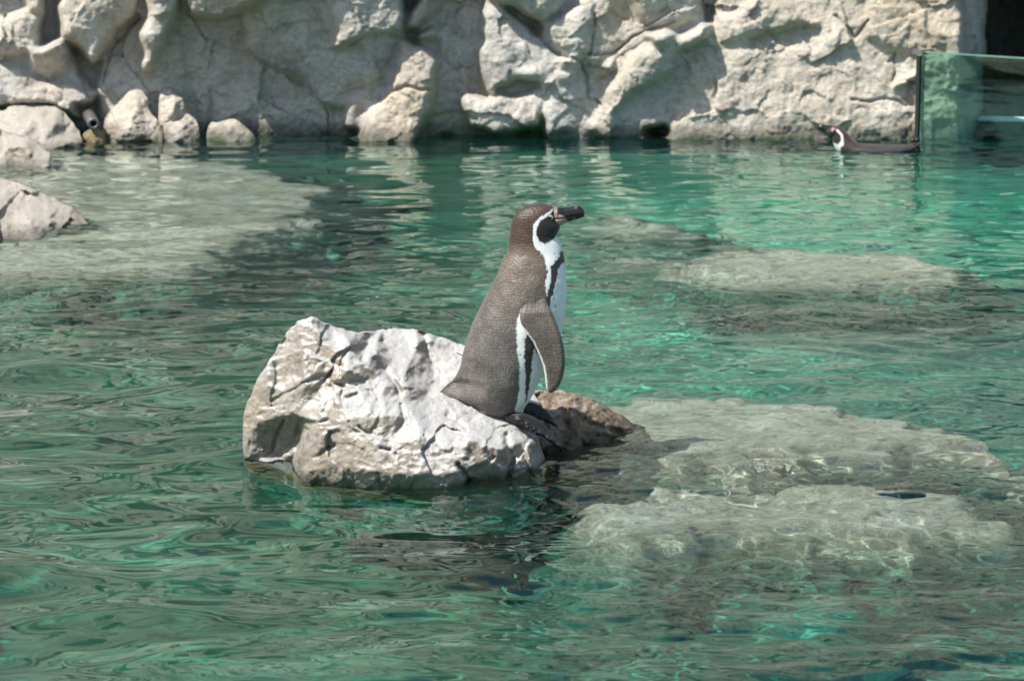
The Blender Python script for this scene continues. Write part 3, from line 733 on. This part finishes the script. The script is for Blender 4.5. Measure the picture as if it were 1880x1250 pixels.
bodyL = np.interp(py_s, [370, 640, 690, 701, 725, 735, 750, 775], [0, 0, 10, 18, 44, 32, 10, 0])   # how much of the left reach is tail
cxs = (Ls + bodyL + Rs) / 2
rings = []; rpx = []
for q in range(len(py_s)):
    ct, st = np.cos(th), np.sin(th)
    aR = Rs[q] - cxs[q]; aL = cxs[q] - Ls[q]; aLb = aL - bodyL[q]
    ex = np.where(ct > 0, aR * ct, aL * ct)
    tail = bodyL[q] / max(aL, 1e-6)
    ydep = Bs[q] * np.sign(st) * np.abs(st) ** .92
    if tail > 0:
        s0 = aLb * .15
        f = np.clip((-ex - s0) / (aL - s0 + 1e-6), 0, 1)
        k_ = min(1.0, bodyL[q] / 18)
        lim = Bs[q] * ((1 - k_) * np.sqrt(1 - f * f) + k_ * (1 - f * f * (3 - 2 * f))) + .003
        ydep = np.where(ex < -s0, np.sign(st) * np.minimum(np.abs(ydep), lim), ydep)
    px_ = cxs[q] + ex
    p = at(px_, np.full(MA, py_s[q]), YP)
    p[:, 1] += ydep
    rings.append(p); rpx.append(np.stack([px_, np.full(MA, py_s[q])], 1))
rings = np.array(rings); rpx = np.array(rpx).reshape(-1, 2)
# fine feather relief and soft folds
nn = .0022 * fbm(rings[..., 0] * 26, rings[..., 1] * 26, rings[..., 2] * 20, 3)
cen = rings.mean(1, keepdims=True)
dirv = rings - cen; dirv /= np.linalg.norm(dirv, axis=2, keepdims=True) + 1e-9
rings = rings + dirv * nn[..., None] * np.clip((py_s - 440) / 60, .15, 1)[:, None, None]
Vb, Fb = loft(rings)
GREY, BROWN, BLACK, WHITE = (.114, .098, .085), (.058, .031, .017), (.012, .009, .008), (.74, .74, .72)
white_chest = [(1001, 474), (1005, 492), (1000.5, 510), (1002, 526), (1003, 545), (1000, 600), (985, 640), (958, 557), (950, 575), (948, 602), (950, 636), (954.7, 670), (952.5, 714), (946, 741), (950, 775), (1000, 800), (1060, 700), (1060, 470)]
dark_stripe = [(1036, 459), (1030, 459), (1027, 470), (1015, 479), (1008, 486), (1013, 495), (1010.5, 507), (1004, 534), (1000, 552), (985, 590), (962.6, 610), (962, 640), (964, 674), (964.5, 703), (963, 736), (966, 730), (971.5, 703), (974, 674), (976.5, 647), (980, 629), (995, 600), (1007, 557), (1013, 537), (1021, 510), (1024, 490), (1031, 482), (1045, 480), (1045, 459)]
neck_white = [(977.6, 437), (980, 449), (992, 457.5), (998, 466), (1001, 474), (1003, 492), (1012, 494), (1010, 482), (1017, 476), (1026, 469), (1029.5, 459), (1040, 458), (1040, 430), (1018, 428), (1000, 440), (988, 432)]
head_stripe = [(1017, 380.5), (1010, 385), (1002, 389.5), (990, 397.5), (983.5, 403.5), (979.3, 411), (977.3, 425), (978.5, 440), (985, 449), (992, 449), (990, 441), (985, 428), (984.5, 414), (990, 404.5), (1003, 395.5), (1012, 388), (1019, 383.5)]
face = [(1018, 384), (1006, 393.6), (990, 403.5), (984, 414), (985, 427), (989.5, 440), (1000.6, 443.8), (1012, 439), (1021, 431.5), (1030, 424), (1034, 415), (1030, 404), (1028, 392), (1026, 384)]
lore = [(1015, 380.5), (1018, 378.5), (1030, 379), (1032, 400), (1038, 412), (1031, 412), (1026, 405), (1023, 400), (1020, 393), (1021, 386)]
head_poly = [(900, 360), (1040, 360), (1040, 440), (1000, 452), (960, 458), (925, 468), (900, 470)]
headfade = lambda x, y: np.clip((462 - y + (x - 935) * .02) / 22, 0, 1)
cols = paint(rpx[:, 0], rpx[:, 1], GREY, [
    (lambda x, y: .8 * np.clip((600 - y) / 120, 0, 1), (.135, .098, .067)),
    (headfade, BROWN), (lambda x, y: .85 * np.clip((388 - y) / 8, 0, 1) * (x > 975), (.05, .032, .024)),
    (white_chest, WHITE), (dark_stripe, (.035, .027, .023)), (neck_white, WHITE), (face, BLACK), (head_stripe, WHITE), (lore, (.25, .15, .135))], 1.7, 3)
spots = np.array([(1018, 462, 1.0), (1015.5, 541, 1.3), (1019, 555, 1.4), (1017, 521, 1.2), (979, 690, 1.0), (951.5, 655, 1.2), (953, 700, 1.2), (955, 640, 1.0)])
for sx, sy, sr in spots:
    w = np.clip(1.4 - np.hypot(rpx[:, 0] - sx, (rpx[:, 1] - sy) * .7) / sr, 0, 1)[:, None]
    cols = cols * (1 - w) + np.array((.05, .045, .045)) * w
cols = np.concatenate([cols, cols[:1], cols[-1:]])
peng = empty('penguin', at(940, 772, YP))
tag(peng, 'standing penguin with grey-brown back and white front on the rock island', 'penguin')
body = mesh_mixed('body', Vb, Fb, M_plume, peng); set_colour(body, cols)

def body_y(px, py):
    """half depth of the body at a point of the side view"""
    L, Rr, B, tl = (np.interp(py, py_s, a) for a in (Ls, Rs, Bs, bodyL))
    c = (L + tl + Rr) / 2; a = (Rr - L - tl) / 2
    return B * np.sqrt(np.clip(1 - ((px - c) / a) ** 2, 0, 1))

def pillow(name, outline, depth_fn, thick, mat, parent, step=1.6, edge=6.0, colour=None, relief=None, sub=2):
    O = smooth_closed(outline, sub)
    x0, y0 = O.min(0) - 2; x1, y1 = O.max(0) + 2
    X, Y = np.meshgrid(np.arange(x0, x1 + step, step), np.arange(y0, y1 + step, step))
    sd, nx_, ny_ = poly_dist(X, Y, O)
    ins = sd > .3; grow = ins.copy()
    for a, b in ((0, 1), (0, -1), (1, 1), (1, -1)): grow |= np.roll(ins, b, a)
    rim = grow & ~ins
    PX, PY = np.where(rim, nx_, X), np.where(rim, ny_, Y)
    t = np.where(rim, 0, np.clip(sd, 0, None))
    prof = thick * np.sqrt(1 - np.clip(1 - t / edge, 0, 1) ** 2)
    base = depth_fn(PX, PY)
    fr = base - prof * .5 - (relief(PX, PY) * (t > 0) if relief else 0); bk = np.where(rim, fr, base + prof * .5)
    Fq = quads(*X.shape); Fq = Fq[grow.reshape(-1)[Fq].all(1)]
    N = X.size
    V = np.concatenate([at(PX, PY, fr).reshape(-1, 3), at(PX, PY, bk).reshape(-1, 3)])
    bi = np.arange(N); b2 = np.where(rim.reshape(-1), bi, bi + N)
    FF = np.concatenate([Fq[:, ::-1], b2[Fq]])
    V2, FF, keep = compact(V, FF)
    o = mesh(name, V2, FF, mat, parent)
    if colour:
        qx = np.concatenate([PX.ravel()] * 2)[keep]; qy = np.concatenate([PY.ravel()] * 2)[keep]
        set_colour(o, colour(qx, qy))
    return o

flip_out = [(966, 528), (980, 517), (994, 521), (1002, 537), (1004.5, 555), (1011, 568), (1017.5, 582), (1027, 607), (1033, 627), (1036.5, 647), (1037.5, 669), (1034, 692), (1027, 709), (1018, 719.5), (1009, 722), (1003, 716), (1000.5, 692), (998, 676), (990.6, 654), (979, 629), (966, 611), (956.5, 594), (953.8, 583), (956.5, 566), (962, 548)]
def flip_depth(side):
    def f(px, py):
        a = body_y(np.minimum(px, 985), np.minimum(py, 560)) - .012
        low = np.interp(py, [517, 545, 575, 620, 680, 725], [.045, .070, .094, .104, .104, .098])
        t = np.clip((py - 520) / 50, 0, 1)
        return YP + side * ((1 - t) * np.minimum(a, low) + t * low)
    return f
trail = [(956, 594), (966, 611), (979, 629), (990.6, 654), (998, 676), (1000.5, 692), (1003, 716), (1005.5, 717), (1003.5, 692), (1001, 675), (993.5, 653), (982, 627.5), (968.5, 609)]
def flip_col(px, py):
    return paint(px, py, (.118, .094, .078), [(lambda x, y: .7 * np.clip((560 - y) / 50, 0, 1), (.15, .12, .095)), (lambda x, y: .5 * np.clip((x - np.interp(y, [517, 582, 647, 700, 722], [996, 1010, 1030, 1030, 1015])) / 5, 0, 1), (.05, .038, .032)), (trail, (.62, .60, .57))], .8, 9)
for side in (-1, 1):
    pillow('flipper', flip_out, flip_depth(side), .020, M_plume, peng, 1.4, 9, flip_col)

# beak
bk = np.array([(1012, 383, 411, .016), (1018, 381, 416, .020), (1023, 380.6, 417, .0215), (1029, 381, 415.5, .0205), (1036, 381.5, 411, .0175), (1045, 380, 407, .0145), (1054, 378.2, 404.2, .013), (1062, 377.8, 402, .0125), (1067, 379.8, 400, .0115), (1071, 384, 398.5, .008), (1073, 388.5, 396, .004)])
bx = np.concatenate([np.linspace(1012, 1066, 44, endpoint=False), np.linspace(1066, 1073, 14)])
bt, bb, bw = (np.interp(bx, bk[:, 0], bk[:, i]) for i in (1, 2, 3))
mb = 64; tb = np.linspace(0, 2 * np.pi, mb, endpoint=False)
br, bpx = [], []
for q in range(len(bx)):
    cy_, hy = (bt[q] + bb[q]) / 2, (bb[q] - bt[q]) / 2
    yy = cy_ - hy * np.cos(tb)
    gape = np.interp(bx[q], [1012, 1026, 1040, 1058, 1073], [402, 400.5, 398, 396, 394])
    wid = bw[q] * np.sin(tb) * (1 - .14 * np.exp(-((yy - gape) / 1.3) ** 2) * (bx[q] < 1068))
    p = at(np.full(mb, bx[q]), yy, YP); p[:, 1] += wid
    br.append(p); bpx.append(np.stack([np.full(mb, bx[q]), yy], 1))
br = np.array(br); bpx = np.array(bpx).reshape(-1, 2)
Vk, Fk = loft(br)
bc = paint(bpx[:, 0], bpx[:, 1], (.014, .015, .015), [
    ([(1000, 370), (1023, 370), (1023.5, 383), (1023, 392), (1028, 397), (1024, 402), (1000, 410)], (.24, .14, .125)),
    ([(1000, 404), (1026, 401), (1036, 400), (1043, 404), (1040, 412), (1030, 422), (1000, 422)], (.34, .24, .19)),
    ([(1026, 393), (1034, 394), (1037, 398), (1027, 399)], (.42, .33, .22)),
    ([(1052.5, 399), (1055.5, 398), (1056.5, 404), (1053.5, 405)], (.20, .21, .20)),
    ([(1055, 379), (1060, 378), (1059, 382), (1056, 383)], (.10, .10, .10))], .7, 5, .8)
bc = np.concatenate([bc, bc[:1], bc[-1:]])
beak = mesh_mixed('beak', Vk, Fk, M_beak, peng); set_colour(beak, bc)

def ball(name, c, r, mat, parent, sq=(1, 1, 1), n=14, m=20):
    ph = np.linspace(.05, np.pi - .05, n); tt = np.linspace(0, 2 * np.pi, m, endpoint=False)
    rg = np.stack([np.sin(ph)[:, None] * np.cos(tt) * sq[0], np.sin(ph)[:, None] * np.sin(tt) * sq[1], np.cos(ph)[:, None] * np.ones(m) * sq[2]], -1) * r + np.asarray(c)
    V, F = loft(rg)
    return mesh_mixed(name, V, F, mat, parent)
for side in (-1, 1):
    ey = at(1010, 397.5, YP); ey[1] += side * (float(body_y(1010, 397.5)) - .001)
    ring = ball('eye', ey, .0085, M_ring, peng, (1, .45, .82))
    e2 = ey.copy(); e2[1] += side * .0025
    ball('pupil', e2, .0042, M_eye, ring, (1, .55, 1))

# webbed feet: toes as ridges of one skin, a claw at each tip
def foot(outline, toes, Y0, Y1, thick):
    O = np.asarray(outline, float)
    x0, x1 = O[:, 0].min(), O[:, 0].max()
    dep = lambda px, py: Y0 + (Y1 - Y0) * (px - x0) / (x1 - x0)
    def rel(px, py):
        h = 0
        for (ax, ay), (bx_, by_) in toes:
            ex, ey_ = bx_ - ax, by_ - ay
            t = np.clip(((px - ax) * ex + (py - ay) * ey_) / (ex * ex + ey_ * ey_), 0, 1)
            d = np.hypot(px - ax - t * ex, py - ay - t * ey_)
            h = np.maximum(h, .008 * np.exp(-(d / 3.2) ** 2) * (1 + .3 * np.sin(t * 26)))
        return h
    f = pillow('foot', outline, dep, thick, M_foot, peng, 1.3, 5, None, rel)
    for (ax, ay), (bx_, by_) in toes:
        e = np.array([bx_ - ax, by_ - ay], float); e /= np.hypot(*e)
        rg = []
        for s_, r_ in ((-2, .0045), (1, .004), (4, .0028), (6.5, .0006)):
            c0 = at(bx_ + e[0] * s_, by_ + e[1] * s_ + .05 * s_ * s_, float(dep(bx_, by_)) - .006)
            tt = np.linspace(0, 2 * np.pi, 10, endpoint=False)
            rg.append(c0 + r_ * np.stack([np.cos(tt) * -e[1] * -1, np.sin(tt), np.cos(tt) * e[0]], 1))
        V, F = loft(np.array(rg)); mesh_mixed('claw', V, F, M_foot, f)
foot([(922, 762), (945, 757), (962, 757), (985, 766), (1004, 783), (1020, 801), (1030, 817), (1030, 823), (1021, 821), (1003, 806), (988, 798), (980, 797), (962, 786), (944, 780), (928, 776)], [((950, 768), (1027, 818)), ((952, 768), (1006, 804)), ((948, 770), (984, 795))], 7.44, 7.43, .030)
foot([(952, 742), (964, 738), (978, 738), (994, 745), (1008, 757), (1018, 770), (1023, 780), (1018, 784), (1004, 774), (996, 772), (984, 768), (966, 768), (954, 764)], [((962, 748), (1019, 779)), ((964, 752), (1003, 773)), ((962, 756), (984, 768))], 7.54, 7.55, .030)

# ------------------------------------------------------------------ swimming penguin
YS = 15.85
path = np.array([(1691, 259, 1.2, .01), (1684, 263, 3.5, .03), (1672, 268.5, 7, .055), (1655, 272, 9.5, .08), (1630, 274.5, 12.5, .095), (1600, 274, 13, .10), (1578, 275, 15, .095), (1562, 273, 18, .082), (1551, 267, 18.5, .070), (1546, 259, 17.5, .060), (1543, 252, 15.5, .055), (1540, 246, 13, .050), (1536, 242, 11, .045), (1531, 240, 9, .037), (1526, 238.5, 7, .028), (1521, 237, 5.2, .02), (1518, 236, 3, .01)])
d_ = np.concatenate([[0], np.cumsum(np.hypot(*np.diff(path[:, :2], axis=0).T))])
tt_ = np.linspace(0, d_[-1], 130)
cp = np.stack([sm(np.interp(tt_, d_, path[:, i])) for i in range(4)], 1)
cp[:, 1] += np.clip((cp[:, 0] - 1548) / 20, 0, 1) * 3.5
tan = np.gradient(cp[:, :2], axis=0); tan /= np.hypot(*tan.T)[:, None]
ms = 72; ths = np.linspace(0, 2 * np.pi, ms, endpoint=False)
rg, rp = [], []
for q in range(len(cp)):
    nx_, ny_ = -tan[q, 1], tan[q, 0]
    px_ = cp[q, 0] + nx_ * cp[q, 2] * np.cos(ths); py_ = cp[q, 1] + ny_ * cp[q, 2] * np.cos(ths)
    p = at(px_, py_, YS); p[:, 1] += cp[q, 3] * np.sin(ths)
    rg.append(p); rp.append(np.stack([px_, py_], 1))
rg = np.array(rg); rp = np.array(rp).reshape(-1, 2)
Vs, Fs = loft(rg)
sc_ = paint(rp[:, 0], rp[:, 1], (.034, .029, .028), [
    (lambda x, y: np.clip((1568 - x) / 8, 0, 1), (.045, .028, .02)),
    ([(1505, 300), (1510, 263), (1526, 260), (1537, 264), (1542, 256), (1541, 247), (1536, 241), (1534, 237), (1537, 236.5), (1543.5, 243), (1547, 253), (1547, 263), (1541, 270), (1543, 300)], WHITE),
    ([(1505, 246), (1522, 242), (1533, 241), (1540, 247), (1541, 256), (1536, 263), (1526, 260), (1510, 262)], (.03, .018, .016)),
    ([(1512, 234), (1530, 234), (1531, 238), (1527, 242), (1520, 245), (1512, 244)], (.36, .19, .18))], .8, 4, .9)
sc_ = np.concatenate([sc_, sc_[:1], sc_[-1:]])
swim = empty('penguin', at(1600, 275, YS))
tag(swim, 'penguin swimming low in the water beside the glass panel, head raised', 'penguin')
sb = mesh_mixed('body', Vs, Fs, M_plume_far, swim); set_colour(sb, sc_)
bs = np.array([(1526, 238.5, 7.6, .026), (1521, 237.5, 7.4, .024), (1515, 236, 6.4, .019), (1509, 234, 5.6, .017), (1504, 233.3, 5.0, .014), (1500.5, 234.5, 2.0, .005)])
rg, rp = [], []
for px_, py_, h_, w_ in bs:
    qx = px_ + .25 * h_ * np.cos(ths) * 1; qy = py_ - h_ * np.cos(ths)
    p = at(qx, qy, YS); p[:, 1] += w_ * np.sin(ths); rg.append(p); rp.append(np.stack([qx, qy], 1))
V, F = loft(np.array(rg)); rp = np.array(rp).reshape(-1, 2)
c_ = paint(rp[:, 0], rp[:, 1], (.02, .02, .022), [([(1516, 240), (1522, 238), (1530, 232), (1532, 250), (1514, 250)], (.45, .26, .24))], .3, 2)
sbk = mesh_mixed('beak', V, F, M_beak, swim); set_colour(sbk, np.concatenate([c_, c_[:1], c_[-1:]]))
for dx, dy in ((0, 0), (8, 1)):                       # toes of the trailing feet just breaking the surface
    ball('foot', at(1676 + dx, 258.5 - dy, YS - .03 + dx * .006), .014, M_foot, swim, (1.2, .8, 1.0), 8, 12)
sey = at(1529.5, 239.5, YS); sey[1] -= .043
ball('eye', sey, .006, M_eye, swim, (1, .6, 1), 8, 12)

# ------------------------------------------------------------------ glass panel, added glint strip behind it, pipe
def box_between(name, a, b, z0, z1, t, mat, parent=None):
    a, b = np.asarray(a, float), np.asarray(b, float)
    d = b - a; n = np.array([-d[1], d[0]]) / np.hypot(*d) * t / 2
    V = [(*(p + s * n), z) for z in (z0, z1) for p, s in ((a, -1), (b, -1), (b, 1), (a, 1))]
    F = [(0, 3, 2, 1), (4, 5, 6, 7), (0, 1, 5, 4), (1, 2, 6, 5), (2, 3, 7, 6), (3, 0, 4, 7)]
    me = bpy.data.meshes.new(name); me.from_pydata(V, [], F); me.update()
    o = bpy.data.objects.new(name, me); COL.objects.link(o); me.materials.append(mat)
    if parent is not None:
        o.parent = parent; o.matrix_parent_inverse = parent.matrix_world.inverted()
    return o
ga, gb = on_water(np.array(1687.), np.array(263.)), on_water(np.array(1880.), np.array(281.))
gd = (gb - ga) / np.hypot(*(gb - ga))
gz = float(at(1687, 97, ga[1])[2])
glass = empty('glass_panel', (*ga, 0))
tag(glass, 'green-tinted glass panel standing in the water at the end of the wall', 'glass panel')
box_between('pane', ga + gd * .012, ga + gd * 2.4, -.55, gz, .02, M_glass, glass)
box_between('top_edge', ga + gd * .012, ga + gd * 2.4, gz + .001, gz + .009, .024, M_glassedge, glass)
box_between('edge_seal', ga - gd * .016, ga + gd * .010, -.55, gz - .02, .05, M_seal, glass)
box_between('clamp', ga - gd * .05, ga + gd * .03, gz - .012, gz + .018, .045, M_steel, glass)
b0, b1 = at(1796, 217, 16.15), at(2060, 221, 15.9)
bar = box_between('white_glint', b0[:2], b1[:2], float(b0[2]) - .014, float(b0[2]) + .012, .05, M_glint)  # added white strip standing in for a bright reflection behind the glass
for i_ in (4, 5):                                     # front upper edge cut down to a sloping face
    bar.data.vertices[i_].co.z -= .022
tag(bar, 'added strip as a thin white horizontal rail in the dark opening behind the glass', 'glint')

pc = at(172, 228, 16.28)
pipe = empty('pipe', pc)
tag(pipe, 'small grey water pipe mouth in the crevice above the rusty stone', 'pipe')
tt = np.linspace(0, 2 * np.pi, 32, endpoint=False)
ax_ = np.array([.25, -.95, -.1]); ax_ /= np.linalg.norm(ax_)
e1 = np.cross(ax_, (0, 0, 1)); e1 /= np.linalg.norm(e1); e2 = np.cross(e1, ax_)
circ = lambda r, s: pc + ax_ * s + r * (np.cos(tt)[:, None] * e1 + np.sin(tt)[:, None] * e2)
V, F = loft(np.array([circ(.036, -.30), circ(.036, -.004), circ(.034, 0), circ(.020, 0), circ(.018, -.003), circ(.018, -.10)]))
mesh_mixed('pipe_wall', V, F, M_steel, pipe)
V, F = loft(np.array([circ(.0175, -.05), circ(.0175, -.045)])); mesh_mixed('bore', V, F, M_hole, pipe)
